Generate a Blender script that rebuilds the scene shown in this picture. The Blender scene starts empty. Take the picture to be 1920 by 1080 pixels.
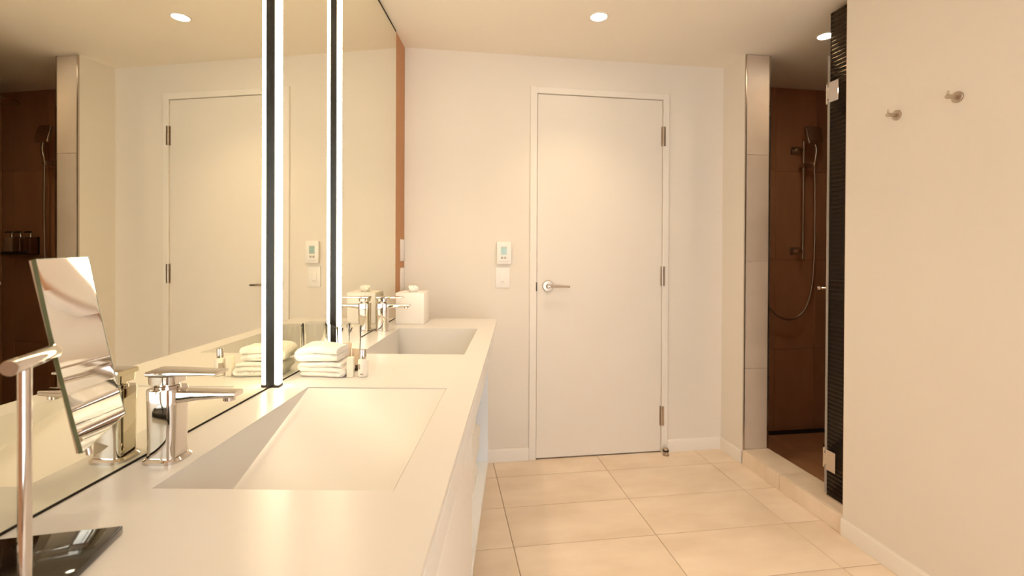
import bpy, bmesh, math, random
from mathutils import Vector, Matrix
random.seed(4)
C = bpy.context.scene.collection
S = bpy.context.scene
PI = math.pi
TH, AL = 0.1471, -0.0122            # room axes / vanity axes, turned about Z
CZ, CT, XM = 2.3195, 0.8528, -0.6239  # ceiling, counter top, mirror face (vanity frame)
DW, XW, WY, JY, TK = 2.6667, 1.693, 1.776, 2.4586, 0.149   # door wall, right wall, its end, jamb, thickness (room frame)
FW, SX, SZ = 2.915, 2.95, -0.018     # shower far wall, shower side wall, shower floor
Rm, Vm = Matrix.Rotation(TH, 4, 'Z'), Matrix.Rotation(AL, 4, 'Z')

# ------------------------------------------------------------------ camera, world, lights, exposure
cam = bpy.data.objects.new('camera', bpy.data.cameras.new('camera')); C.objects.link(cam); S.camera = cam
cam.data.sensor_width = 36; cam.data.lens = 885.6 / 1920 * 36
cam.data.shift_x = 0.0; cam.data.shift_y = (475.9 - 540) / 1920
pt, ro = 0.0056, 0.0048
fwd = Vector((0, math.cos(pt), -math.sin(pt))); up = Vector((0, math.sin(pt), math.cos(pt))); rt = Vector((1, 0, 0))
rt, up = rt * math.cos(ro) + up * math.sin(ro), up * math.cos(ro) - rt * math.sin(ro)
m = Matrix((rt, up, -fwd)).transposed().to_4x4(); m.translation = (0, 0, 1.2); cam.matrix_world = m
cam.data.clip_start = 0.02
cam.data.dof.use_dof = True; cam.data.dof.focus_distance = 1.15; cam.data.dof.aperture_fstop = 5.0

W = bpy.data.worlds.new('world'); S.world = W; W.use_nodes = True
W.node_tree.nodes['Background'].inputs[0].default_value = (0.90, 0.93, 0.95, 1)
W.node_tree.nodes['Background'].inputs[1].default_value = 6.5

S.view_settings.view_transform = 'Standard'; S.view_settings.look = 'None'
S.view_settings.gamma = 1; S.view_settings.use_curve_mapping = False
S.view_settings.exposure = -0.16
S.cycles.max_bounces = 14; S.cycles.diffuse_bounces = 7; S.cycles.glossy_bounces = 6; S.cycles.transmission_bounces = 10

WARM = (1.0, 0.74, 0.46)
LED = (1.0, 0.81, 0.54)
LED_POWER = 21.0
SPOT_POWER = 30.0
# downlights in the room frame: (x, y, power factor)
DOWNLIGHTS = [(0.735, 2.172, 1.0), (-0.22, 1.83, 1.0), (0.735, 0.95, 0.8), (0.735, -0.35, 1.0), (-0.20, 0.72, 0.32)]  # lamps past the vanity-edge one are unseen, added to brighten room and counter
SHOWER_SPOT = (1.956, 2.181, 0.25)

# ------------------------------------------------------------------ materials
def mat(name, col, rough=0.5, metal=0.0, spec=0.5, noise=None, bump=None, trans=0.0, ior=1.45, emit=None, estr=0.0, rnd=0.0, stretch=(1, 1, 1), coat=0.0):
    M = bpy.data.materials.new(name); M.use_nodes = True
    N, L = M.node_tree.nodes, M.node_tree.links
    b = N['Principled BSDF']
    b.inputs['Base Color'].default_value = (*col, 1); b.inputs['Roughness'].default_value = rough
    b.inputs['Metallic'].default_value = metal; b.inputs['Specular IOR Level'].default_value = spec
    b.inputs['Transmission Weight'].default_value = trans; b.inputs['IOR'].default_value = ior
    b.inputs['Coat Weight'].default_value = coat
    if emit: b.inputs['Emission Color'].default_value = (*emit, 1); b.inputs['Emission Strength'].default_value = estr
    tc = N.new('ShaderNodeTexCoord'); mp = N.new('ShaderNodeMapping'); mp.inputs['Scale'].default_value = stretch
    L.new(tc.outputs['Object'], mp.inputs[0])
    src = None
    if noise:                                # (second colour, scale, detail)
        n = N.new('ShaderNodeTexNoise'); n.inputs['Scale'].default_value = noise[1]; n.inputs['Detail'].default_value = noise[2]
        L.new(mp.outputs[0], n.inputs['Vector'])
        r = N.new('ShaderNodeValToRGB'); r.color_ramp.elements[0].position = 0.32; r.color_ramp.elements[1].position = 0.68
        r.color_ramp.elements[0].color = (*col, 1); r.color_ramp.elements[1].color = (*noise[0], 1)
        if rnd:
            oi = N.new('ShaderNodeObjectInfo'); ad = N.new('ShaderNodeVectorMath'); sc = N.new('ShaderNodeVectorMath'); sc.operation = 'SCALE'
            cb = N.new('ShaderNodeCombineXYZ')
            for k in range(3): L.new(oi.outputs['Random'], cb.inputs[k])
            sc.inputs['Scale'].default_value = 37.0
            L.new(cb.outputs[0], sc.inputs[0]); L.new(mp.outputs[0], ad.inputs[0]); L.new(sc.outputs[0], ad.inputs[1])
            L.new(ad.outputs[0], n.inputs['Vector'])
        L.new(n.outputs['Fac'], r.inputs[0]); src = r.outputs[0]
        if rnd:
            hs = N.new('ShaderNodeHueSaturation'); mr = N.new('ShaderNodeMapRange')
            mr.inputs['To Min'].default_value = 1 - rnd; mr.inputs['To Max'].default_value = 1 + rnd
            L.new(oi.outputs['Random'], mr.inputs[0]); L.new(mr.outputs[0], hs.inputs['Value']); L.new(src, hs.inputs['Color']); src = hs.outputs[0]
        L.new(src, b.inputs['Base Color'])
    if bump:                                 # (scale, strength, distance)
        n2 = N.new('ShaderNodeTexNoise'); n2.inputs['Scale'].default_value = bump[0]; n2.inputs['Detail'].default_value = 3
        L.new(mp.outputs[0], n2.inputs['Vector'])
        bp = N.new('ShaderNodeBump'); bp.inputs['Strength'].default_value = bump[1]; bp.inputs['Distance'].default_value = bump[2]
        L.new(n2.outputs['Fac'], bp.inputs['Height']); L.new(bp.outputs[0], b.inputs['Normal'])
    return M

M = {}
M['paint'] = mat('wall_paint', (0.765, 0.715, 0.645), 0.6, noise=((0.775, 0.725, 0.655), 3, 2), bump=(260, 0.05, 0.001))
M['ceil'] = mat('ceiling_paint', (0.88, 0.82, 0.73), 0.75, noise=((0.89, 0.83, 0.74), 2, 2), bump=(200, 0.05, 0.001))
M['trim'] = mat('trim_paint', (0.81, 0.77, 0.71), 0.4, bump=(120, 0.03, 0.001))
M['door'] = mat('door_paint', (0.77, 0.725, 0.66), 0.42, noise=((0.78, 0.735, 0.67), 4, 2), bump=(300, 0.03, 0.001))
M['grass'] = mat('grasscloth', (0.50, 0.25, 0.12), 0.8, noise=((0.58, 0.31, 0.16), 60, 4), bump=(240, 0.3, 0.002), stretch=(1, 1, 6))
M['tile'] = mat('floor_stone_tile', (0.71, 0.585, 0.45), 0.38, noise=((0.83, 0.71, 0.575), 3.4, 7), bump=(140, 0.06, 0.001), rnd=0.025, stretch=(1, 2.2, 1))
M['grout'] = mat('grout', (0.42, 0.33, 0.25), 0.9, noise=((0.47, 0.38, 0.30), 40, 3))
M['jtile'] = mat('jamb_stone_tile', (0.56, 0.45, 0.345), 0.4, noise=((0.63, 0.51, 0.40), 5, 6), bump=(120, 0.08, 0.001), rnd=0.03)
M['stile'] = mat('shower_stone_tile', (0.40, 0.205, 0.105), 0.33, noise=((0.47, 0.245, 0.13), 3, 6), bump=(90, 0.08, 0.001), rnd=0.05, stretch=(2.5, 2.5, 0.6))
M['sgrout'] = mat('shower_grout', (0.11, 0.07, 0.045), 0.9, noise=((0.13, 0.085, 0.055), 40, 3))
M['mosaic'] = mat('dark_mosaic', (0.05, 0.04, 0.03), 0.2, noise=((0.07, 0.055, 0.04), 9, 3), rnd=0.2)
M['solid'] = mat('white_solid_surface', (0.65, 0.635, 0.615), 0.28, noise=((0.66, 0.645, 0.625), 3, 2), bump=(400, 0.01, 0.0005))
M['lacq'] = mat('white_lacquer', (0.85, 0.875, 0.90), 0.22, noise=((0.86, 0.885, 0.91), 3, 2))
M['chrome'] = mat('chrome', (0.64, 0.59, 0.55), 0.04, 1.0, noise=((0.66, 0.61, 0.57), 8, 2))
M['nickel'] = mat('brushed_nickel', (0.50, 0.42, 0.34), 0.28, 1.0, noise=((0.56, 0.48, 0.40), 90, 3), stretch=(1, 1, 8))
M['mirror'] = mat('mirror_glass', (0.92, 0.91, 0.79), 0.0, 1.0, noise=((0.925, 0.915, 0.795), 1, 1))
M['mirror2'] = mat('cosmetic_mirror_glass', (0.90, 0.88, 0.84), 0.015, 1.0)
M['gedge'] = mat('green_glass_edge', (0.10, 0.11, 0.05), 0.25)
M['black'] = mat('black_anodised', (0.012, 0.010, 0.009), 0.35, noise=((0.016, 0.013, 0.011), 30, 2))
M['gloss'] = mat('black_gloss', (0.010, 0.008, 0.006), 0.05, coat=0.3, noise=((0.013, 0.010, 0.008), 20, 2))
M['led'] = mat('led_diffuser', (0.9, 0.88, 0.82), 0.5, emit=LED, estr=LED_POWER)
M['lens'] = mat('downlight_lens', (0.9, 0.85, 0.75), 0.4, emit=(1.0, 0.84, 0.62), estr=80)
M['towel'] = mat('white_terry', (0.86, 0.84, 0.80), 0.95, spec=0.1, noise=((0.89, 0.87, 0.83), 70, 4), bump=(420, 0.9, 0.004))
M['card'] = mat('cream_card', (0.78, 0.73, 0.62), 0.6, noise=((0.80, 0.75, 0.65), 30, 2))
M['tan'] = mat('tan_plastic', (0.66, 0.52, 0.36), 0.4, noise=((0.69, 0.55, 0.39), 20, 2))
M['brown'] = mat('dark_brown_plastic', (0.06, 0.035, 0.02), 0.35)
M['pearl'] = mat('white_bottle_plastic', (0.80, 0.77, 0.71), 0.3, noise=((0.82, 0.79, 0.73), 20, 2))
M['print'] = mat('grey_print', (0.36, 0.30, 0.25), 0.6)
M['tissue'] = mat('tissue_paper', (0.88, 0.86, 0.82), 0.95, spec=0.1, bump=(60, 0.4, 0.003))
M['plastic'] = mat('white_plastic', (0.84, 0.82, 0.79), 0.35, noise=((0.85, 0.83, 0.80), 10, 1))
M['cover'] = mat('white_gloss_cover', (0.90, 0.87, 0.83), 0.3, noise=((0.91, 0.88, 0.84), 6, 1))
M['lcd'] = mat('lcd', (0.34, 0.50, 0.47), 0.15, noise=((0.38, 0.55, 0.51), 50, 2))
M['grey'] = mat('grey_plastic', (0.45, 0.42, 0.40), 0.4)
M['glass'] = mat('clear_glass', (0.985, 0.985, 0.98), 0.0, trans=1.0, ior=1.2)
M['sglass'] = mat('shower_glass', (0.80, 0.82, 0.80), 0.0, trans=1.0, ior=1.45)
M['amber'] = mat('dark_amber_bottle', (0.10, 0.03, 0.012), 0.15, coat=0.4)
M['clearbrown'] = mat('tan_bottle', (0.34, 0.21, 0.13), 0.25)
M['rubber'] = mat('black_rubber', (0.02, 0.018, 0.016), 0.6)
M['void'] = mat('gap_shade', (0.02, 0.014, 0.01), 0.9)  # near-black base colour standing in for shade inside gaps
# horizontally reeded smoked glass
g = bpy.data.materials.new('reeded_smoked_glass'); g.use_nodes = True; M['reed'] = g
N, L = g.node_tree.nodes, g.node_tree.links; b = N['Principled BSDF']
b.inputs['Base Color'].default_value = (0.13, 0.10, 0.07, 1); b.inputs['Transmission Weight'].default_value = 1; b.inputs['Roughness'].default_value = 0.12; b.inputs['IOR'].default_value = 1.3; b.inputs['Specular Tint'].default_value = (0.3, 0.25, 0.2, 1); b.inputs['Specular IOR Level'].default_value = 0.15
tc = N.new('ShaderNodeTexCoord'); wv = N.new('ShaderNodeTexWave'); wv.bands_direction = 'Z'; wv.inputs['Scale'].default_value = 16; wv.inputs['Distortion'].default_value = 0.3
bp = N.new('ShaderNodeBump'); bp.inputs['Strength'].default_value = 0.9; bp.inputs['Distance'].default_value = 0.02
L.new(tc.outputs['Object'], wv.inputs['Vector']); L.new(wv.outputs['Fac'], bp.inputs['Height']); L.new(bp.outputs[0], b.inputs['Normal'])

# ------------------------------------------------------------------ mesh helpers
class MB:
    def __init__(s): s.v, s.f = [], []
    def add(s, vs, fs):
        k = len(s.v); s.v += [tuple(v) for v in vs]; s.f += [tuple(i + k for i in f) for f in fs]; return s
    def box(s, x0, x1, y0, y1, z0, z1):
        return s.add([(x0, y0, z0), (x1, y0, z0), (x1, y1, z0), (x0, y1, z0), (x0, y0, z1), (x1, y0, z1), (x1, y1, z1), (x0, y1, z1)],
                     [(3, 2, 1, 0), (4, 5, 6, 7), (0, 1, 5, 4), (1, 2, 6, 5), (2, 3, 7, 6), (3, 0, 4, 7)])
    def prism(s, poly, a0, a1, axis='z'):    # polygon extruded; axis z: (x,y), y: (x,z), x: (y,z)
        def P(p, a): return {'z': (p[0], p[1], a), 'y': (p[0], a, p[1]), 'x': (a, p[0], p[1])}[axis]
        n = len(poly)
        return s.add([P(p, a0) for p in poly] + [P(p, a1) for p in poly],
                     [tuple(range(n))[::-1], tuple(range(n, 2 * n))] + [(i, (i + 1) % n, n + (i + 1) % n, n + i) for i in range(n)])
    def loft(s, rings, cap=True):
        n = len(rings[0]); vs = [p for r in rings for p in r]; fs = []
        for k in range(len(rings) - 1):
            for i in range(n): fs.append((k * n + i, k * n + (i + 1) % n, (k + 1) * n + (i + 1) % n, (k + 1) * n + i))
        if cap: fs += [tuple(range(n))[::-1], tuple(range((len(rings) - 1) * n, len(rings) * n))]
        return s.add(vs, fs)
    def tube(s, pts, r, n=12):
        pts = [Vector(p) for p in pts]; R = r if isinstance(r, (list, tuple)) else [r] * len(pts); rings = []; u = None
        for i, p in enumerate(pts):
            d = (pts[min(i + 1, len(pts) - 1)] - pts[max(i - 1, 0)]).normalized()
            if u is None: u = d.orthogonal().normalized()
            else: u = (u - d * u.dot(d)).normalized()
            w = d.cross(u)
            rings.append([p + (u * math.cos(2 * PI * k / n) + w * math.sin(2 * PI * k / n)) * R[i] for k in range(n)])
        return s.loft(rings)
    def lathe(s, prof, c=(0, 0, 0), n=32, cap=True):   # (radius, z)
        return s.loft([[(c[0] + r * math.cos(2 * PI * k / n), c[1] + r * math.sin(2 * PI * k / n), c[2] + z) for k in range(n)] for r, z in prof], cap)
    def xf(s, mtx):
        s.v = [tuple(mtx @ Vector(v)) for v in s.v]; return s
    def build(s, name, m, parent=None, bevel=0, seg=2, smooth=False):
        bm = bmesh.new(); vs = [bm.verts.new(v) for v in s.v]
        for f in s.f:
            try: bm.faces.new([vs[i] for i in f])
            except ValueError: pass
        bmesh.ops.recalc_face_normals(bm, faces=bm.faces)
        if bevel:
            bmesh.ops.bevel(bm, geom=[e for e in bm.edges if e.calc_face_angle(0) > 0.6], offset=bevel, segments=seg, profile=0.5, affect='EDGES', clamp_overlap=True)
        me = bpy.data.meshes.new(name); bm.to_mesh(me); bm.free(); me.materials.append(M[m] if isinstance(m, str) else m)
        if smooth or bevel:
            me.polygons.foreach_set('use_smooth', [True] * len(me.polygons))
            me.set_sharp_from_angle(angle=0.6)
        o = bpy.data.objects.new(name, me); C.objects.link(o)
        if parent: o.parent = parent
        return o
def B(*a): return MB().box(*a)
def rrect(w, d, r, n=6, cx=0, cy=0):
    o = []
    for k, (sx, sy) in enumerate(((1, 1), (-1, 1), (-1, -1), (1, -1))):
        for i in range(n + 1):
            a = k * PI / 2 + i * PI / 2 / n
            o.append((cx + sx * (w / 2 - r) + r * math.cos(a), cy + sy * (d / 2 - r) + r * math.sin(a)))
    return o
def R(x, y, z=0): return Rm @ Vector((x, y, z))
def V(x, y, z=0): return Vm @ Vector((x, y, z))
def struct(o, frame=None):
    o['kind'] = 'structure'
    if frame == 'R': o.rotation_euler.z = TH
    if frame == 'V': o.rotation_euler.z = AL
    return o
def tag(o, label, cat, group=None):
    o['label'] = label; o['category'] = cat
    if group: o['group'] = group
    return o
def thing(name, label, cat, loc, rz=0.0, group=None):
    o = bpy.data.objects.new(name, None); C.objects.link(o); o.empty_display_size = 0.05
    o.location = loc; o.rotation_euler.z = rz
    return tag(o, label, cat, group)
def copy_tree(o, parent=None):
    c = o.copy(); C.objects.link(c)
    if parent: c.parent = parent
    for ch in [x for x in o.children]: copy_tree(ch, c)
    return c
def clip(poly, n, d):                        # keep n.p <= d
    out = []
    for i in range(len(poly)):
        a, b_ = poly[i], poly[(i + 1) % len(poly)]
        da, db = n[0] * a[0] + n[1] * a[1] - d, n[0] * b_[0] + n[1] * b_[1] - d
        if da <= 0: out.append(a)
        if da * db < 0:
            t = da / (da - db); out.append((a[0] + t * (b_[0] - a[0]), a[1] + t * (b_[1] - a[1])))
    return out

# ------------------------------------------------------------------ setting
# vanity wall plane in room coordinates: points with n.p >= XM-.004
dA = AL - TH; nV = (math.cos(dA), math.sin(dA))
cornX = lambda y, off=0.004: (XM - off - nV[1] * y) / nV[0]     # room-frame x of the vanity wall at y

fl = struct(MB().prism([(cornX(-1.8), -1.8), (XW, -1.8), (XW, DW + .03), (cornX(DW + .03), DW + .03)], -0.05, -0.003).build('floor', 'grout'), 'R')
ys = [2.48 + 0.2976] + [2.48 - 0.2976 * k for k in range(0, 15)]
G = 0.0018
for j in range(-4, 3):
    x0, x1 = 0.903 + 0.6112 * (j - 1), 0.903 + 0.6112 * j
    for k in range(len(ys) - 1):
        p = [(x0 + G, ys[k + 1] + G), (x1 - G, ys[k + 1] + G), (x1 - G, ys[k] - G), (x0 + G, ys[k] - G)]
        p = clip(p, (1, 0), XW - 0.001); p = clip(p, (0, 1), DW - 0.001); p = clip(p, (-nV[0], -nV[1]), -(XM - 0.003)); p = clip(p, (0, -1), 1.798)
        if len(p) < 3: continue
        MB().prism(p, -0.006, 0.0).build('tile', 'tile', fl, bevel=0.0006, seg=1)

struct(MB().box(-1.6, SX + .1, -1.95, FW + .1, CZ, CZ + .08).build('ceiling', 'ceil'), 'R')
struct(B(XM - .104, XM - .004, -2.2, 2.66, -.05, CZ).build('wall_left', 'grass'), 'V')
# door wall with a shallow recess for the leaf
dl, dr, dz = 0.537, 1.302, 2.1054         # leaf
fl0, fr0, fz = 0.497, 1.339, 2.1423       # frame outside
wb = MB(); wb.box(cornX(DW) - .02, XW, DW + .055, DW + .12, -.05, CZ)
wb.box(cornX(DW) + .001, fl0, DW, DW + .055, -.05, CZ); wb.box(fr0, XW, DW, DW + .055, -.05, CZ); wb.box(fl0, fr0, DW, DW + .055, fz, CZ)
struct(wb.build('wall_far', 'paint'), 'R')
struct(B(XW, XW + TK, JY, FW + .1, -.05, CZ).build('wall_jamb', 'paint'), 'R')
struct(B(XW, XW + TK, -1.9, WY, -.05, CZ).build('wall_right', 'paint'), 'R')
# back wall with a wide glazed opening behind the camera
wx0, wx1, wz0, wz1 = -0.10, 1.50, 0.08, 2.12; Y0, Y1 = -1.9, -1.8
wk = MB(); wk.box(-1.5, wx0, Y0, Y1, -.05, CZ).box(wx1, XW + TK, Y0, Y1, -.05, CZ).box(wx0, wx1, Y0, Y1, -.05, wz0).box(wx0, wx1, Y0, Y1, wz1, CZ)
struct(wk.build('wall_back', 'paint'), 'R')
wf = MB(); t = .05; xm_ = (wx0 + wx1) / 2
wf.box(wx0, wx0 + t, Y0 + .02, Y1 - .02, wz0, wz1).box(wx1 - t, wx1, Y0 + .02, Y1 - .02, wz0, wz1).box(wx0 + t, wx1 - t, Y0 + .02, Y1 - .02, wz0, wz0 + t).box(wx0 + t, wx1 - t, Y0 + .02, Y1 - .02, wz1 - t, wz1)
wf.box(xm_ - .025, xm_ + .025, Y0 + .02, Y1 - .02, wz0 + t, wz1 - t)
wi = struct(wf.build('window_1', 'trim', bevel=.003), 'R')
for a, b_ in ((wx0 + t, xm_ - .025), (xm_ + .025, wx1 - t)): B(a, b_, Y0 + .045, Y0 + .05, wz0 + t, wz1 - t).build('pane', 'glass', wi)
port = bpy.data.lights.new('window_portal', 'AREA'); port.shape = 'RECTANGLE'; port.size = wx1 - wx0; port.size_y = wz1 - wz0; port.cycles.is_portal = True
po = bpy.data.objects.new('window_portal', port); C.objects.link(po)
po.matrix_world = Matrix.Translation(R(xm_, Y0 - .01, (wz0 + wz1) / 2)) @ Rm @ Matrix.Rotation(PI / 2, 4, 'X')

# baseboards
def base(name, poly_x0, poly_x1, y0, y1, face):
    bd, h = .012, .073
    if face == '-y': pr = [(y0, 0), (y0 - bd, 0), (y0 - bd, h - .006), (y0 - bd + .005, h), (y0, h)]; o = MB().prism(pr, poly_x0, poly_x1, 'x')
    if face == '-x': pr = [(poly_x0, 0), (poly_x0 - bd, 0), (poly_x0 - bd, h - .006), (poly_x0 - bd + .005, h), (poly_x0, h)]; o = MB().prism(pr, y0, y1, 'y')
    return struct(o.build(name, 'trim', bevel=.001, seg=1), 'R')
base('baseboard_far', cornX(DW) + .02, fl0 - .001, DW, 0, '-y')
base('baseboard_far', fr0 + .001, XW, DW, 0, '-y')
base('baseboard_jamb', XW, 0, JY + .001, DW - .012, '-x')
base('baseboard_right', XW, 0, -1.79, WY, '-x')

# door
d1 = struct(B(dl + .003, dr - .002, DW - .004, DW + .036, .008, dz - .003).build('door_1', 'door', bevel=.0012, seg=1), 'R')
dt = MB(); f0, f1 = DW - .012, DW + .054
dt.box(fl0, dl, f0, f1, 0, fz).box(dr, fr0, f0, f1, 0, fz).box(dl, dr, f0, f1, dz, fz)
struct(dt.build('trim_1', 'trim', bevel=.0015, seg=1), 'R')
struct(B(fl0 + .001, fr0 - .001, DW + .037, DW + .054, .0, fz - .001).build('door_gap_shade', 'void'), 'R')  # dark sheet behind the leaf, its colour gives the door gap its shade
def hinge(z0, z1, m='nickel'):
    h = B(1.291, 1.3005, DW - .0065, DW - .0045, z0, z1).build('hinge', m, d1)
    k = MB()
    for i in range(5):
        a = z0 + (z1 - z0) * i / 5; k.tube([(1.3015, DW - .013, a + .0006), (1.3015, DW - .013, a + (z1 - z0) / 5 - .0006)], .0058, 12)
    k.build('knuckle', m, h, smooth=True)
    B(1.3035, 1.316, DW - .0145, DW - .0125, z0, z1).build('hinge_leaf', m, h)
for z in (1.888, 1.055, 0.220): hinge(z - .058, z + .058)
hx, hz = 0.605, 1.000
T = Matrix.Translation((hx, DW - .004, hz)) @ Matrix.Rotation(PI / 2, 4, 'X')
hd = MB().lathe([(.033, 0), (.033, .006), (.030, .009), (.014, .0095), (.0125, .013), (.0125, .036), (.0115, .04)], n=40).xf(T).build('door_handle', 'nickel', d1, smooth=True)
MB().tube([(hx - .004, DW - .041, hz), (hx + .03, DW - .043, hz - .001), (hx + .11, DW - .043, hz - .003), (hx + .119, DW - .041, hz - .003)], [.0095, .0085, .0065, .0055], 16).build('lever', 'chrome', hd, smooth=True)
B(dl - .004, dl + .0025, DW - .0125, DW - .006, .972, 1.022).build('latch', 'rubber', d1)

# shower structure
dark = 'sgrout'
struct(B(XW + TK, SX + .1, FW + .01, FW + .11, SZ - .05, CZ).build('wall_shower_far', dark), 'R')
sw = bpy.data.objects['wall_shower_far']
cols = [XW + TK + .002, 2.243, 2.545, 2.847, SX]
rows = [SZ, .540, 1.149, 1.753, CZ]
for i in range(4):
    for k in range(4):
        B(cols[i] + .001, cols[i + 1] - .001, FW, FW + .012, rows[k] + .001, rows[k + 1] - .001).build('tile', 'stile', sw, bevel=.0006, seg=1)
ss = struct(B(SX + .01, SX + .11, 1.2, FW + .11, SZ - .05, CZ).build('wall_shower_side', dark), 'R')
yc = [FW - .305 * k for k in range(6)]
for i in range(5):
    for k in range(4):
        B(SX, SX + .012, yc[i + 1] + .001, yc[i] - .001, rows[k] + .001, rows[k + 1] - .001).build('tile', 'stile', ss, bevel=.0006, seg=1)
sn = struct(B(XW + TK, SX + .11, 1.29, 1.38, SZ - .05, CZ).build('wall_shower_near', dark), 'R')
mb = MB(); zz = SZ
while zz < CZ - .03:
    mb.box(XW + TK + .002, SX - .001, 1.38, 1.386 + random.uniform(0, .004), zz + .001, zz + .024); zz += .025
mo = mb.build('mosaic_strips', 'mosaic', sn); mo['kind'] = 'stuff'
sf = struct(B(XW + TK, SX + .01, 1.38, FW + .01, SZ - .06, SZ - .003).build('floor_shower', dark), 'R')
fx = [XW + TK + .001, 2.147, 2.45, 2.75, SX]; fy = [1.386, 1.69, 1.99, 2.29, 2.59, FW - .062]
for i in range(4):
    for k in range(5):
        B(fx[i] + .001, fx[i + 1] - .001, fy[k] + .001, fy[k + 1] - .001, SZ - .008, SZ).build('tile', 'stile', sf, bevel=.0006, seg=1)
jl = struct(B(XW + TK, XW + TK + .006, JY - .004, FW, SZ, CZ).build('trim_3', 'stile'), 'R')
je = struct(B(XW + .002, XW + TK + .006, WY, WY + .004, .081, CZ).build('trim_4', 'jtile'), 'R')
ji = struct(B(XW + TK, XW + TK + .006, 1.386, WY, SZ, CZ).build('trim_7', 'stile'), 'R')
# tiled jamb face
wj = bpy.data.objects['wall_jamb']
jr = [.081, .540, 1.149, 1.753, CZ - .003]
for k in range(4):
    B(XW + .0075, XW + TK - .0035, JY - .009, JY, jr[k] + .001, jr[k + 1] - .001).build('tile', 'jtile', wj, bevel=.0006, seg=1)
B(XW + .0005, XW + .0072, JY - .0095, JY, 0, CZ - .002).build('edge_strip', 'nickel', wj)
B(XW + TK - .0025, XW + TK + .0065, JY - .0105, JY - .004, .081, CZ - .002).build('edge_strip', 'chrome', wj)
# curb
cb = struct(B(XW + .004, XW + TK - .004, WY, JY, -.05, .072).build('trim_5', 'grout'), 'R')
for a, b_ in ((WY + .001, 2.1515), (2.1545, JY - .010)):
    B(XW - .006, XW + .004, a, b_, .0005, .0795).build('tile', 'tile', cb, bevel=.001, seg=1)
for a, b_ in ((WY + .001, 2.1515), (2.1545, JY - .010)):
    B(XW + .0045, XW + TK + .005, a, b_, .072, .081).build('tile', 'tile', cb, bevel=.001, seg=1)
B(XW + TK - .004, XW + TK + .005, WY + .001, JY, SZ, .0715).build('tile', 'stile', cb)

# ------------------------------------------------------------------ downlights
def downlight(x, y, k, label, ang=1.9):
    t_ = thing('downlight', label, 'light', R(x, y, CZ), TH, 'recessed ceiling downlights')
    MB().lathe([(.0365, -.0005), (.0375, -.0035), (.043, -.004), (.046, -.0015), (.046, 0)], cap=False, n=40).build('trim_ring', 'trim', t_, smooth=True)
    MB().lathe([(.0001, -.0018), (.0366, -.0018), (.0366, -.0008), (.0001, -.0008)], n=32).build('lens', 'lens', t_)
    l = bpy.data.lights.new('downlight_beam', 'SPOT'); l.energy = SPOT_POWER * k; l.color = WARM; l.spot_size = ang; l.spot_blend = 1.0; l.shadow_soft_size = .03
    o = bpy.data.objects.new('downlight_beam', l); C.objects.link(o); o.parent = t_; o.location = (0, 0, -.012)
    return t_
dlab = ['round white downlight lit in the ceiling in front of the white door', 'round downlight in the ceiling over the front edge of the vanity',
        'added unseen downlight in the ceiling over the middle of the bathroom floor', 'added unseen downlight in the ceiling nearest the window wall',
        'added unseen downlight brightening the near counter by the magnifying mirror']
for (x, y, k), lb in zip(DOWNLIGHTS, dlab): downlight(x, y, k, lb)
downlight(*SHOWER_SPOT, 'round downlight lit in the ceiling inside the shower', 2.7)

# ------------------------------------------------------------------ vanity
VY0, VY1, VF = 0.35, 2.42, -0.1025
va = thing('vanity_cabinet', 'long white floating vanity with an open towel niche under the far basin', 'vanity', V(0, 0, 0), AL)
MB().prism([(VF + .0005, CT - .0125), (-.150, .590), (-.166, .590), (VF - .018, CT - .0125)], VY0 + .001, VY1 - .001, 'y').build('fascia', 'lacq', va, bevel=.0012, seg=1)
B(-.168, -.150, VY0 + .001, 1.590, .100, .589).build('front_panel', 'lacq', va, bevel=.0015, seg=1)
B(-.620, -.607, VY0 + .001, VY1 - .001, .100, CT - .0125).build('back_panel', 'lacq', va)
B(-.607, -.148, 1.591, VY1 - .02, .100, .130).build('niche_shelf', 'lacq', va, bevel=.001, seg=1)
B(-.607, -.170, VY0 + .02, 1.575, .100, .118).build('bottom_panel', 'lacq', va)
B(-.607, -.170, 1.575, 1.590, .1185, .66).build('divider', 'lacq', va)
for y0 in (VY0 + .001, VY1 - .019):
    MB().prism([(-.607, .100), (-.148, .100), (-.1485, .588), (-.1665, .589), (VF - .019, CT - .0127), (-.607, CT - .0127)], y0, y0 + .018, 'y').build('end_panel', 'lacq', va)

ct = thing('countertop', 'white solid surface worktop with two ramped basins along the mirror wall', 'countertop', V(0, 0, 0), AL)
BX0, BX1 = -.530, -.178
S1, S2 = (.678, 1.190), (1.580, 2.105)
xs = [-.6225, BX0, BX1, VF]; ysl = [VY0, S1[0], S1[1], S2[0], S2[1], VY1]
hole = {(1, 1), (1, 3)}
tp = MB(); z0, z1 = CT - .012, CT
cells = {(i, j) for i in range(3) for j in range(5)} - hole
vid = {}
def vv(i, j, z):
    k = (i, j, z)
    if k not in vid: vid[k] = len(tp.v); tp.v.append((xs[i], ysl[j], z))
    return vid[k]
for i, j in cells:
    for z in (z0, z1): tp.f.append((vv(i, j, z), vv(i + 1, j, z), vv(i + 1, j + 1, z), vv(i, j + 1, z)))
    for (di, dj), (a, b_) in {(-1, 0): ((i, j), (i, j + 1)), (1, 0): ((i + 1, j), (i + 1, j + 1)), (0, -1): ((i, j), (i + 1, j)), (0, 1): ((i, j + 1), (i + 1, j + 1))}.items():
        if (i + di, j + dj) not in cells: tp.f.append((vv(*a, z0), vv(*b_, z0), vv(*b_, z1), vv(*a, z1)))
tp.build('slab', 'solid', ct)
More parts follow.
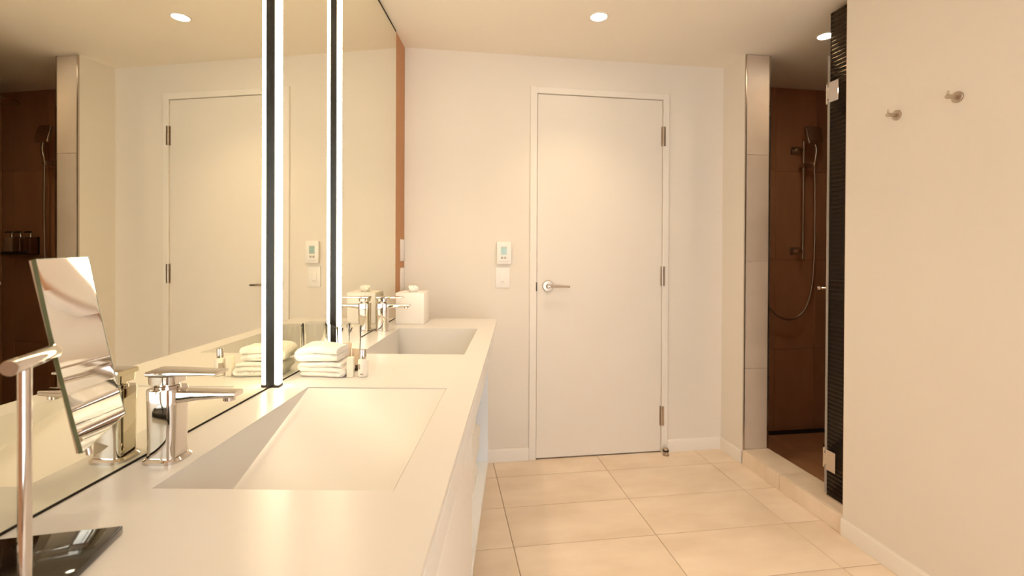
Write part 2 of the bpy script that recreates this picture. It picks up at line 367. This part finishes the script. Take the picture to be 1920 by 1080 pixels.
def basin(ya, yb):                           # ya: deep end, yb: where the ramp runs out
    s_ = 1 if yb > ya else -1
    D = .158; f_ = .012                      # depth at the deep end, cove
    x0, x1 = BX0 + .0006, BX1 - .0006
    rings = []
    n = 14
    m_ = MB()
    for k in range(n + 1):
        t_ = k / n; y = ya + (yb - ya) * t_ ; z = CT - .0022 - (D - .0022) * (1 - t_)
        h = CT - .0005 - z; c_ = min(f_, h * .6)
        prof = [(x0, CT - .0003), (x0 + .001, z + c_), (x0 + c_ * .35, z + c_ * .35), (x0 + c_ + .004, z), (x1 - c_ - .004, z), (x1 - c_ * .35, z + c_ * .35), (x1 - .001, z + c_), (x1, CT - .0003)]
        rings.append([(px, y, pz) for px, pz in prof])
    m_.loft(rings, cap=False)
    m_.f = [f for f in m_.f if not (f[0] % 8 == 7 or (f[1] % 8 == 0 and f[0] % 8 == 7))]
    e0 = rings[0]; m_.add(e0, [tuple(range(8))]); e1 = rings[-1]; m_.add(e1, [tuple(range(8))[::-1]])
    bs = m_.build('basin', 'solid', ct, smooth=True)
    zc = CT - .013 - (D - .012) * .93
    MB().prism([(x0 + .05, -.009), (x1 - .05, -.009), (x1 - .05, .009), (x0 + .05, .009)], -.001, .0012).xf(Matrix.Translation((0, ya + s_ * .03, zc)) @ Matrix.Rotation(s_ * .27, 4, 'X')).build('drain_slot', 'chrome', bs)
basin(S1[0] + .0006, S1[1] - .0006); basin(S2[1] - .0006, S2[0] + .0006)

# ------------------------------------------------------------------ mirrors and their lights
L1, L2 = 1.182, 1.588
LW = .022
mir = [(VY0, L1 - .0005, 'large frameless wall mirror behind the magnifying mirror and near faucet', 'mirror'),
       (L1 + LW + .0005, L2 - .0005, 'narrow wall mirror between the two vertical light bars', 'mirror'),
       (L2 + LW + .0005, 2.401, 'tall wall mirror behind the tissue box and far faucet', 'mirror')]
for a, b_, lb, ca in mir:
    mt = thing('wall_mirror', lb, ca, V(XM - .004, (a + b_) / 2, CT), AL, 'frameless mirrors over the vanity')
    hw = (b_ - a) / 2
    B(0.0002, .004, -hw, hw, .0035, CZ - CT - .012).build('mirror_glass', 'mirror', mt)
    B(0.0002, .0048, -hw, hw, .0003, .0033).build('bottom_gap_shade', 'void', mt)  # near-black strip drawn as the shade in the gap under the mirror
    B(0.0002, .0044, -hw, hw, CZ - CT - .0115, CZ - CT - .001).build('top_gap_shade', 'void', mt)  # dark strip painted as shade between mirror top and ceiling
for y, lb in ((L1, 'vertical black light bar with a glowing strip beside the near basin'), (L2, 'vertical black light bar with a glowing strip behind the folded towels')):
    lt = thing('vanity_light', lb, 'light', V(XM - .004, y + LW / 2, CT), AL, 'vertical light bars on the mirror')
    h = CZ - CT - .002
    B(.0002, .0148, -LW / 2, LW / 2, .0005, h).build('housing', 'black', lt, bevel=.0006, seg=1)
    B(.0150, .0262, -LW / 2 + .001, LW / 2 - .001, .0065, h).build('diffuser', 'led', lt, bevel=.003, seg=3)
    B(.0150, .0262, -LW / 2, LW / 2, .001, .006).build('end_cap', 'black', lt)

# ------------------------------------------------------------------ faucets
def faucet(label, loc):
    t_ = thing('faucet', label, 'faucet', loc, AL, 'chrome basin faucets')
    MB().loft([[(x, y, 0) for x, y in rrect(.060, .056, .018)], [(x, y, .004) for x, y in rrect(.060, .056, .018)], [(x, y, .0075) for x, y in rrect(.053, .050, .016)]]).build('base_flange', 'chrome', t_, smooth=True)
    rr = [(.0075, .048, .044), (.03, .047, .043), (.09, .048, .044), (.1165, .049, .045), (.1195, .047, .043)]
    MB().loft([[(x, y, z) for x, y in rrect(w, d, .011)] for z, w, d in rr]).build('body', 'chrome', t_, smooth=True)
    MB().lathe([(.0185, .118), (.0185, .1225), (.0165, .124), (.0165, .127)], n=28).build('collar', 'chrome', t_, smooth=True)
    # spout: tapered flat bar
    secs = [(.015, .1165, .030, .022), (.030, .1155, .029, .019), (.06, .1150, .027, .014), (.10, .1145, .026, .0105), (.119, .114, .025, .008)]
    MB().loft([[(x, y, z_top - h_ / 2 + z) for y, z in rrect(w, h_, min(.0035, h_ * .3), 3)] for x, z_top, w, h_ in secs]).build('spout', 'chrome', t_, smooth=True)
    MB().lathe([(.0095, 0), (.0095, -.006), (.0075, -.007)], (.103, 0, .1045), 20).build('aerator', 'chrome', t_, smooth=True)
    # lever
    MB().loft([[(x, y, z) for x, y in rrect(w, d, .010)] for z, w, d in ((.1272, .040, .040), (.1275, .042, .042), (.140, .044, .043))]).build('lever_block', 'chrome', t_, smooth=True)
    secs = [(-.0225, .1475, .041, .0072), (-.0215, .1485, .043, .0082), (.016, .1483, .042, .0082), (.024, .1480, .041, .0066), (.090, .1462, .036, .0036)]
    MB().loft([[(x, y, z_top - h_ / 2 + z) for y, z in rrect(w, h_, h_ * .22, 2)] for x, z_top, w, h_ in secs]).build('lever', 'chrome', t_, smooth=True)
    return t_
faucet('chrome single-lever faucet at the near basin, in front of the large mirror', V(-.580, .776, CT))
faucet('chrome single-lever faucet at the far basin beside the tissue box', V(-.585, 2.040, CT))

# ------------------------------------------------------------------ magnifying mirror
TL = Vector((-.507, .5, 1.188)); Wv = Vector((-.0503, .1195, .0012)); Hv = Vector((.0376, .0095, -.2113))
wn = Wv.normalized(); hn = (Hv - wn * Hv.dot(wn)).normalized(); nn = wn.cross(hn).normalized()
if nn.x < 0: nn = -nn
pw, ph = .128, .2149
PC = TL + wn * pw / 2 + hn * ph / 2
bx = V(0, 0, 0)
pole = Vector((-.467, .4525)); bc = V(-.481, .570); e1 = Vector((-.974, -.225, 0)); e2 = Vector((.225, -.974, 0))
mg = thing('magnifying_mirror', 'rectangular tilting magnifying mirror on a chrome stand with black gloss base', 'mirror', (pole.x, pole.y, CT))
org = Vector((pole.x, pole.y, CT))
q = [Vector((bc.x, bc.y, 0)) + e1 * a + e2 * b_ for a, b_ in ((0, 0), (.132, 0), (.132, .17), (0, .17))]
MB().prism([(p.x - org.x, p.y - org.y) for p in q], .0005, .0095).build('base', 'gloss', mg, bevel=.0012)
arm_z = 1.0905 - CT
MB().tube([(0, 0, .0095), (0, 0, arm_z)], .0053, 20).build('pole', 'chrome', mg, smooth=True)
hinge_p = TL + hn * ph * .46 - org
ax = Vector((wn.x, wn.y, 0)).normalized()
a1 = hinge_p - ax * .002; a0 = a1 - ax * .082
MB().tube([a0, a0 + ax * .002, a1 - ax * .002, a1], [.0068, .0075, .0075, .0068], 20).build('arm', 'chrome', mg, smooth=True)
pl = MB(); nu, nv_ = 14, 22; th_ = .004; sag = .0016
def plate_pt(u, v_, off):
    d_ = sag * ((u * 2 - 1) ** 2 * (pw / ph) ** 2 + (v_ * 2 - 1) ** 2)
    return PC - org + wn * (u - .5) * pw + hn * (v_ - .5) * ph + nn * (off + d_)
fr = [plate_pt(i / nu, j / nv_, 0) for j in range(nv_ + 1) for i in range(nu + 1)]
fq = [(j * (nu + 1) + i, j * (nu + 1) + i + 1, (j + 1) * (nu + 1) + i + 1, (j + 1) * (nu + 1) + i) for j in range(nv_) for i in range(nu)]
MB().add(fr, fq).build('mirror_face', 'mirror2', mg, smooth=True)
bk = MB(); cs = [PC - org + wn * (u - .5) * pw + hn * (v_ - .5) * ph for u, v_ in ((0, 0), (1, 0), (1, 1), (0, 1))]
bk.loft([[c_ - nn * .0035 for c_ in cs], [c_ - nn * .0006 for c_ in cs]]).build('mirror_back', 'mirror2', mg)
rim = MB()
def edge_strip(pts):
    rim.loft([[p - nn * .0034, p + nn * .0008] for p in pts], cap=False)
edge = [plate_pt(i / nu, 0, 0) for i in range(nu + 1)] + [plate_pt(1, j / nv_, 0) for j in range(1, nv_ + 1)] + [plate_pt(i / nu, 1, 0) for i in range(nu - 1, -1, -1)] + [plate_pt(0, j / nv_, 0) for j in range(nv_ - 1, -1, -1)]
cen = PC - org
def grow(p): 
    d_ = (p - cen); d_ = d_ - nn * d_.dot(nn); return p + d_.normalized() * .0008
rim.loft([[p - nn * (.0036 + 0), grow(p) - nn * .0036, grow(p) + nn * .0004, p + nn * .0004] for p in edge], cap=False).build('rim', 'gedge', mg)
pp = PC + wn * pw * -.12 + hn * ph * .49 - nn * .012 - org
MB().tube([pp, pp + hn * .02], .0033, 14).build('tilt_tab', 'chrome', mg, smooth=True)

# ------------------------------------------------------------------ towels
def folded_towel(w, d, h, layers, seed, n_d=18):
    # one cloth folded over itself: rounded stacked layers joined by folds at alternate ends
    rnd = random.Random(seed); mb_ = MB(); t_ = h / layers
    path = []
    for k in range(layers):
        z = t_ * (k + .5); xa, xb = -w / 2 + t_ * .5 + rnd.uniform(0, .006), w / 2 - t_ * .5 - rnd.uniform(0, .006)
        seg = [(xa + (xb - xa) * i / 9, z) for i in range(10)]
        if k % 2: seg.reverse()
        if path:
            (xl, zl), (xf_, zf) = path[-1], seg[0]; sgn = 1 if xl > 0 else -1
            for a in (35, 70, 90, 110, 145): path.append(((xl + xf_) / 2 + sgn * t_ * .5 * math.sin(math.radians(a)), zl + (zf - zl) * (1 - math.cos(math.radians(a))) / 2))
        path += seg
    ring = []
    ph_ = [rnd.uniform(0, 6.28) for _ in range(6)]
    rings = []
    for j in range(n_d + 1):
        v_ = j / n_d; y = -d / 2 + d * v_
        edge_ = min(1, math.sqrt(max(0, 1 - abs(2 * v_ - 1) ** 6)) + .12)
        up_, dn_ = [], []
        for i, (x, z) in enumerate(path):
            p0 = path[max(i - 1, 0)]; p1 = path[min(i + 1, len(path) - 1)]
            dx, dz = p1[0] - p0[0], p1[1] - p0[1]; l_ = math.hypot(dx, dz) or 1; nx, nz = -dz / l_, dx / l_
            tt = t_ * .50 * edge_ * (1 if 1 < i < len(path) - 2 else .8)
            wob = .0022 * math.sin(x * 55 + y * 21 + ph_[0]) + .0016 * math.sin(y * 70 + ph_[1] + x * 25)
            sg = -.006 * (x / w * 2) ** 2 * (z / h)
            yy = y + .003 * math.sin(x * 30 + z * 90 + ph_[2])
            up_.append((x + nx * tt, yy, max(.0006, z + nz * tt + wob * z / h + sg))); dn_.append((x - nx * tt, yy, max(.0006, z - nz * tt + wob * z / h + sg)))
        rings.append(up_ + dn_[::-1])
    return mb_.loft(rings)
tA = folded_towel(.128, .090, .041, 3, 3).build('hand_towel', 'towel', smooth=True)
tA.location = V(-.535, 1.322, CT + .0005); tA.rotation_euler.z = AL - .06
tag(tA, 'folded white terry towel lying directly on the counter, lower of two', 'towel', 'folded towels on the counter')
tB = folded_towel(.128, .090, .042, 2, 8).build('hand_towel', 'towel', smooth=True)
tB.location = V(-.543, 1.323, CT + .0425); tB.rotation_euler.z = AL + PI - .02
tag(tB, 'folded white terry towel on top of the two by the light bar', 'towel', 'folded towels on the counter')
zt = .1308
for k, (lb, h) in enumerate((('folded white bath towel at the bottom of the vanity niche', .095), ('folded white bath towel second in the vanity niche stack', .09), ('folded white bath towel on top of the vanity niche stack', .09))):
    o = folded_towel(.36, .52, h, 3, 20 + k).build('bath_towel', 'towel', smooth=True)
    o.location = V(-.375 + .006 * k, 2.02, zt); o.rotation_euler.z = AL + PI * (k % 2); zt += h + .003
    tag(o, lb, 'towel', 'bath towels in the vanity niche')

# ------------------------------------------------------------------ things by the towels
def tumbler(label, loc):
    o = MB().lathe([(.0001, 0), (.031, 0), (.0328, .002), (.0375, .1088), (.0372, .1095), (.0369, .1095), (.0366, .1088), (.0320, .006), (.0300, .0045), (.0001, .0045)], n=40).build('tumbler', 'glass', smooth=True)
    o.location = loc; return tag(o, label, 'glass', 'drinking glasses by the mirror')
tumbler('clear drinking glass behind the tan tube, farther of the two', V(-.530, 1.480, CT + .0005))
tumbler('clear drinking glass half hidden behind the folded towels', V(-.583, 1.487 - .03, CT + .0005)).location = V(-.585, 1.535, CT + .0005)

bt = thing('lotion_bottle', 'small white lotion bottle with a silver cap beside the folded towels', 'bottle', V(-.425, 1.296, CT), AL)
MB().lathe([(.0001, .0005), (.0125, .0005), (.0138, .003), (.0138, .042), (.0125, .046), (.0085, .0475), (.008, .049)], n=32).build('body', 'pearl', bt, smooth=True)
MB().lathe([(.0078, .0492), (.0085, .0495), (.0085, .073), (.0078, .0745), (.0001, .0745)], n=28).build('cap', 'chrome', bt, smooth=True)
def curved_label(r, a0, a1, z0, z1, name, m_, par):
    n = 8; pts = [(a0 + (a1 - a0) * i / n) for i in range(n + 1)]
    mb_ = MB().loft([[(r * math.cos(a), r * math.sin(a), z0), (r * math.cos(a), r * math.sin(a), z1), ((r + .0003) * math.cos(a), (r + .0003) * math.sin(a), z1), ((r + .0003) * math.cos(a), (r + .0003) * math.sin(a), z0)] for a in pts])
    return mb_.build(name, m_, par)
curved_label(.0139, -2.75, -1.85, .022, .036, 'printed_panel', 'print', bt)
curved_label(.0139, -1.85, -1.25, .0075, .0105, 'printed_line', 'print', bt)

sb = thing('soap_carton', 'small cream carton standing between the towels and the white lotion bottle', 'box', V(-.4575, 1.290, CT), AL + .12)
B(-.0088, .0088, -.008, .008, .0005, .0535).build('carton', 'card', sb, bevel=.0008, seg=1)
B(-.0080, .0080, -.0074, .0074, .0536, .0543).build('flap', 'card', sb)
def tube_bottle(label, loc, h, w, rz):
    t_ = thing('cosmetic_tube', label, 'tube', loc, rz, 'tan toiletry tubes standing on their caps')
    MB().lathe([(.0085, .0005), (.009, .0015), (.009, .016), (.0082, .017)], n=24).build('cap', 'brown', t_, smooth=True)
    rg = []
    for k in range(9):
        u = k / 8; a = .0105 + (w / 2 - .0105) * u; b_ = .0105 * (1 - u) + .0011 * u
        rg.append([(a * math.cos(2 * PI * i / 24), b_ * math.sin(2 * PI * i / 24), .0172 + (h - .0172) * u) for i in range(24)])
    MB().loft(rg).build('tube_body', 'tan', t_, smooth=True)
    return t_
tube_bottle('tall tan tube on a dark cap right behind the folded towels', V(-.503, 1.390, CT), .074, .026, AL + .15)
tube_bottle('shorter tan tube on a dark cap behind the white lotion bottle', V(-.468, 1.362, CT), .063, .024, AL - .2)

# tissue box
tb = thing('tissue_box', 'square white tissue box cover with a tuft of tissue beside the far faucet', 'tissue box', V(-.509, 2.290, CT), AL)
hw, H_ = .0675, .148
tm = MB()
for k in range(4):
    pass
tm.box(-hw, hw, -hw, -hw + .006, .0005, H_).box(-hw, hw, hw - .006, hw, .0005, H_).box(-hw, -hw + .006, -hw + .006, hw - .006, .0005, H_).box(hw - .006, hw, -hw + .006, hw - .006, .0005, H_)
tm.build('cover', 'cover', tb, bevel=.0015)
tl = MB(); inner, n = rrect(.05, .05, .0249, 8), 36
outer = []
for (x, y) in inner:
    k = (hw - .0062) / max(abs(x), abs(y)); outer.append((x * k, y * k))
tl.loft([[(x, y, H_ - .008) for x, y in inner], [(x, y, H_ - .0005) for x, y in inner], [(x, y, H_ - .0005) for x, y in outer], [(x, y, H_ - .008) for x, y in outer]], cap=False).build('lid', 'cover', tb)
rnd = random.Random(5); tr = []
for k, (r_, z) in enumerate(((.008, .118), (.013, .140), (.018, .150), (.021, .160), (.019, .170), (.012, .176), (.004, .173))):
    tr.append([(r_ * (1 + .28 * math.sin(3 * a + k * .7) + .15 * math.sin(7 * a + k)) * math.cos(a), r_ * .8 * (1 + .3 * math.sin(4 * a + k)) * math.sin(a), z + .004 * math.sin(5 * a + k)) for a in [2 * PI * i / 28 for i in range(28)]])
MB().loft(tr).build('tissue', 'tissue', tb, smooth=True)

# ------------------------------------------------------------------ wall plates
def wall_plate(name, label, cat, mtx_loc, rz, w, h, group, dim=True):
    t_ = thing(name, label, cat, mtx_loc, rz, group)     # local: x along the wall, -y out of the wall, z up from the middle
    B(-w / 2, w / 2, -.006, -.0003, -h / 2, h / 2).build('face_plate', 'plastic', t_, bevel=.002)
    rk = B(-.0165, .0165, -.0085, -.0062, -.033, .033).build('rocker', 'plastic', t_, bevel=.0012)
    B(-.008, .008, -.0092, -.0087, -.026, -.0235).build('indicator', 'grey', rk)
    return t_
wall_plate('light_switch', 'white rocker light switch on the wall below the thermostat', 'switch', R(.3415, DW, 1.050), TH, .080, .117, 'rocker switches')
th = thing('thermostat', 'white wall thermostat with a pale teal display left of the door', 'thermostat', R(.347, DW, 1.190), TH)
B(-.038, .038, -.010, -.0003, -.060, .060).build('back_plate', 'plastic', th, bevel=.002)
B(-.0415, .0415, -.021, -.0102, -.0635, .0635).build('body', 'plastic', th, bevel=.004)
sc = B(-.019, .015, -.0218, -.0212, -.010, .032).build('screen', 'lcd', th)
B(-.020, .016, -.0216, -.0211, .0325, .035).build('screen_line', 'grey', th)
for x in (-.012, .006): B(x - .006, x + .006, -.023, -.0212, -.033, -.021).build('button', 'grey', th, bevel=.001)
B(-.030, .030, -.0216, -.0211, -.049, -.0475).build('seam_line', 'grey', th)
rzV = AL + PI / 2
wall_plate('light_switch', 'upper of two white switch plates on the brown wall strip beside the mirror', 'switch', V(XM - .004, 2.553, 1.202), rzV, .086, .118, 'rocker switches')
wall_plate('light_switch', 'lower of two white switch plates on the brown wall strip beside the mirror', 'switch', V(XM - .004, 2.553, 1.047), rzV, .086, .122, 'rocker switches')

# ------------------------------------------------------------------ hooks and door stop
def hook(label, y, z):
    t_ = thing('robe_hook', label, 'hook', R(XW, y, z), TH, 'round robe hooks')
    rx = Matrix.Rotation(-PI / 2, 4, 'Y')
    MB().lathe([(.0001, .0003), (.0185, .0003), (.0185, .005), (.0172, .0065), (.0001, .0065)], n=36).xf(rx).build('rosette', 'nickel', t_, smooth=True)
    MB().tube([(-.0065, 0, 0), (-.030, 0, 0), (-.043, 0, -.001), (-.0455, 0, -.001)], [.0075, .0072, .0068, .0055], 18).build('stem', 'nickel', t_, smooth=True)
    MB().tube([(-.0385, 0, .004), (-.0385, 0, .019)], .0032, 12).build('peg', 'nickel', t_, smooth=True)
hook('round brushed metal robe hook on the right wall, closer to the shower', 1.55, 1.719)
hook('round brushed metal robe hook on the right wall, farther from the shower', 1.338, 1.719)
ds = thing('door_stop', 'small round metal door stop with black ring on the floor by the door frame', 'door stop', R(1.312, DW - .047, .0), TH)
MB().lathe([(.0001, .0004), (.019, .0004), (.019, .004), (.0145, .006), (.0145, .021)], n=28).build('post', 'nickel', ds, smooth=True)
MB().lathe([(.0148, .0212), (.0178, .0225), (.0178, .0305), (.0148, .0318)], n=28).build('bumper', 'rubber', ds, smooth=True)
MB().lathe([(.0145, .032), (.0145, .038), (.0115, .042), (.0001, .0425)], n=28).build('cap', 'nickel', ds, smooth=True)

# ------------------------------------------------------------------ shower screen
PXc = 1.763
fp = thing('shower_screen', 'narrow fixed panel of dark horizontally reeded glass beside the hook wall', 'shower screen', R(PXc, WY, .081), TH)
B(-.005, .005, .0045, .158, .008, 2.215).build('glass', 'reed', fp)
B(-.009, .009, .0045, .158, .0005, .0078).build('channel', 'chrome', fp)
hy = 1.945
ang = math.radians(41.4)
gd = thing('shower_door', 'frameless glass shower door standing open into the shower', 'door', R(PXc, hy, .081), TH - ang)
B(-.0045, .0045, .004, .500, .010, 2.030).build('glass', 'sglass', gd, bevel=.0005, seg=1)
B(-.0055, .0055, .0022, .0039, .010, 2.030).build('edge_seal', 'grey', gd)
def hinge_glass(z):
    h_ = B(-.013, -.0055, -.064, -.012, z - .046, z + .046).xf(Matrix.Rotation(ang, 4, 'Z')).build('hinge', 'chrome', gd, bevel=.001, seg=1)
    B(.0055, .013, -.064, -.012, z - .046, z + .046).xf(Matrix.Rotation(ang, 4, 'Z')).build('hinge_plate', 'chrome', h_, bevel=.001, seg=1)
    MB().tube([(0, -.003, z - .026), (0, -.003, z + .026)], .0085, 16).build('barrel', 'chrome', h_, smooth=True)
    for s_ in (-1, 1): B(min(s_ * .0048, s_ * .012), max(s_ * .0048, s_ * .012), .006, .055, z - .046, z + .046).build('clamp_plate', 'chrome', h_, bevel=.001, seg=1)
for z in (1.933 - .081, .250 - .081): hinge_glass(z)
for s_ in (-1, 1):
    MB().lathe([(.006, 0), (.006, .016), (.012, .02), (.0125, .034), (.011, .036), (.0001, .036)], n=20).xf(Matrix.Translation((s_ * .0046, .455, .925)) @ Matrix.Rotation(s_ * PI / 2, 4, 'Y')).build('knob', 'chrome', gd, smooth=True)

# ------------------------------------------------------------------ shower fittings
hs = thing('hand_shower', 'chrome hand shower on a slide rail with a looping hose on the brown tiles', 'shower head', R(2.395, FW, 1.2), TH)
def bracket(z):
    o = B(-.045, .018, -.010, -.0004, z - .026, z + .026).build('bracket', 'nickel', hs, bevel=.003)
    B(-.020, .012, -.058, -.010, z - .011, z + .011).build('bracket_arm', 'nickel', o, bevel=.003)
bracket(.694); bracket(.010)
MB().tube([(.012, -.052, -.045), (.012, -.052, .75)], .0085, 16).build('rail', 'nickel', hs, smooth=True)
B(-.010, .065, -.085, -.030, .570, .600).build('slider', 'nickel', hs, bevel=.006)
hb = MB().tube([(.066, -.085, .575), (.069, -.087, .62), (.073, -.094, .672), (.062, -.101, .708), (.044, -.105, .735)], [.009, .011, .012, .014, .016], 16).build('handle', 'chrome', hs, smooth=True)
hdm = MB().loft([[(x, y, z) for x, y in rrect(w, h_, .022)] for z, w, h_ in ((0, .112, .118), (.012, .120, .126), (.02, .116, .122), (.026, .06, .06))])
hdm.xf(Matrix.Translation((.040, -.118, .780)) @ Matrix.Rotation(math.radians(76), 4, 'X') @ Matrix.Rotation(PI, 4, 'X')).build('spray_head', 'nickel', hs, bevel=.002)
hp = [(.066, -.085, .572), (.071, -.084, .45), (.076, -.082, .2), (.078, -.075, -.05), (.074, -.070, -.18), (.055, -.066, -.31), (.015, -.062, -.40), (-.04, -.060, -.442), (-.09, -.058, -.452), (-.15, -.056, -.440), (-.215, -.052, -.400), (-.29, -.045, -.28), (-.33, -.040, -.16)]
def smooth_path(p, it=3):
    p = [Vector(a) for a in p]
    for _ in range(it):
        q_ = [p[0]]
        for a, b_ in zip(p, p[1:]): q_ += [a * .75 + b_ * .25, a * .25 + b_ * .75]
        p = q_ + [p[-1]]
    return p
MB().tube(smooth_path(hp), .0068, 12).build('hose', 'nickel', hs, smooth=True)
vl = thing('shower_valve', 'dark metal shower valve handle on the brown tiles left of the slide rail', 'faucet', R(2.115, FW, 1.205), TH)
B(-.055, .055, -.008, -.0004, -.075, .075).build('valve_plate', 'nickel', vl, bevel=.003)
MB().lathe([(.024, .008), (.024, .045), (.022, .048), (.0001, .048)], n=28).xf(Matrix.Rotation(PI / 2, 4, 'X')).build('dial', 'nickel', vl, smooth=True)
B(.018, .058, -.045, -.033, -.038, .038).build('handle', 'nickel', vl, bevel=.004)
MB().lathe([(.011, .008), (.011, .04), (.009, .044)], (0, 0, 0), 20).xf(Matrix.Translation((-.05, 0, -.17)) @ Matrix.Rotation(PI / 2, 4, 'X')).build('hose_outlet', 'nickel', vl, smooth=True)
rh = thing('rain_shower_head', 'flat round rain shower head on a wall arm in the dark shower', 'shower head', R(2.715, 2.72, 2.19), TH)
MB().lathe([(.0001, -.004), (.118, -.004), (.122, 0), (.122, .006), (.03, .014), (.018, .03), (.014, .034)], n=40).build('head', 'nickel', rh, smooth=True)
MB().tube([(0, 0, .034), (0, 0, .05), (.012, 0, .062), (.03, 0, .066), (SX - 2.715 - .006, 0, .066)], .0095, 14).build('arm', 'nickel', rh, smooth=True)
MB().lathe([(.028, 0), (.028, .005), (.02, .007)], n=24).xf(Matrix.Translation((SX - 2.715 - .0005, 0, .066)) @ Matrix.Rotation(-PI / 2, 4, 'Y')).build('flange', 'nickel', rh, smooth=True)
rk = thing('bottle_rack', 'dark wall rack holding three pump bottles on the shower tiles', 'rack', R(2.70, FW, 1.165), TH)
B(-.078, .145, -.006, -.0004, -.004, .120).build('back_plate', 'black', rk, bevel=.001, seg=1)
B(-.078, .145, -.078, -.0065, -.006, -.0005).build('shelf', 'black', rk, bevel=.001, seg=1)
B(-.078, .145, -.080, -.0765, -.0003, .016).build('rail', 'black', rk)
for x, m_, lb in ((2.805, 'clearbrown', 'tan pump bottle in the shower rack, farthest from the slide rail'), (2.728, 'amber', 'dark amber pump bottle in the middle of the shower rack'), (2.642, 'amber', 'dark amber pump bottle in the shower rack, closest to the slide rail')):
    pb = thing('pump_bottle', lb, 'bottle', R(x, FW - .042, 1.165), TH, 'pump bottles in the shower rack')
    MB().loft([[(a, b_, z) for a, b_ in rrect(w, w * .95, .010)] for z, w in ((.0003, .056), (.003, .060), (.108, .060), (.116, .05), (.119, .022))]).build('body', m_, pb, smooth=True)
    MB().lathe([(.011, .1192), (.011, .134), (.0045, .136), (.0045, .150)], n=20).build('collar', 'chrome', pb, smooth=True)
    MB().tube([(0, .004, .152), (0, -.03, .151), (0, -.038, .146)], [.006, .005, .004], 12).build('pump_head', 'black', pb, smooth=True)
dr_ = thing('linear_drain', 'dark slotted linear drain along the foot of the far shower wall', 'drain', R((XW + TK + SX) / 2, FW - .031, SZ), TH)
hl = (SX - XW - TK) / 2 - .01
B(-hl, hl, -.030, .030, -.0028, -.0016).build('tray', 'black', dr_)
g_ = MB()
for k in range(40):
    x = -hl + (k + .5) * 2 * hl / 40; g_.box(x - hl / 40 * .6, x + hl / 40 * .6, -.024, .024, -.0014, .0004)
o = g_.build('grate_slats', 'black', dr_); o['kind'] = 'stuff'
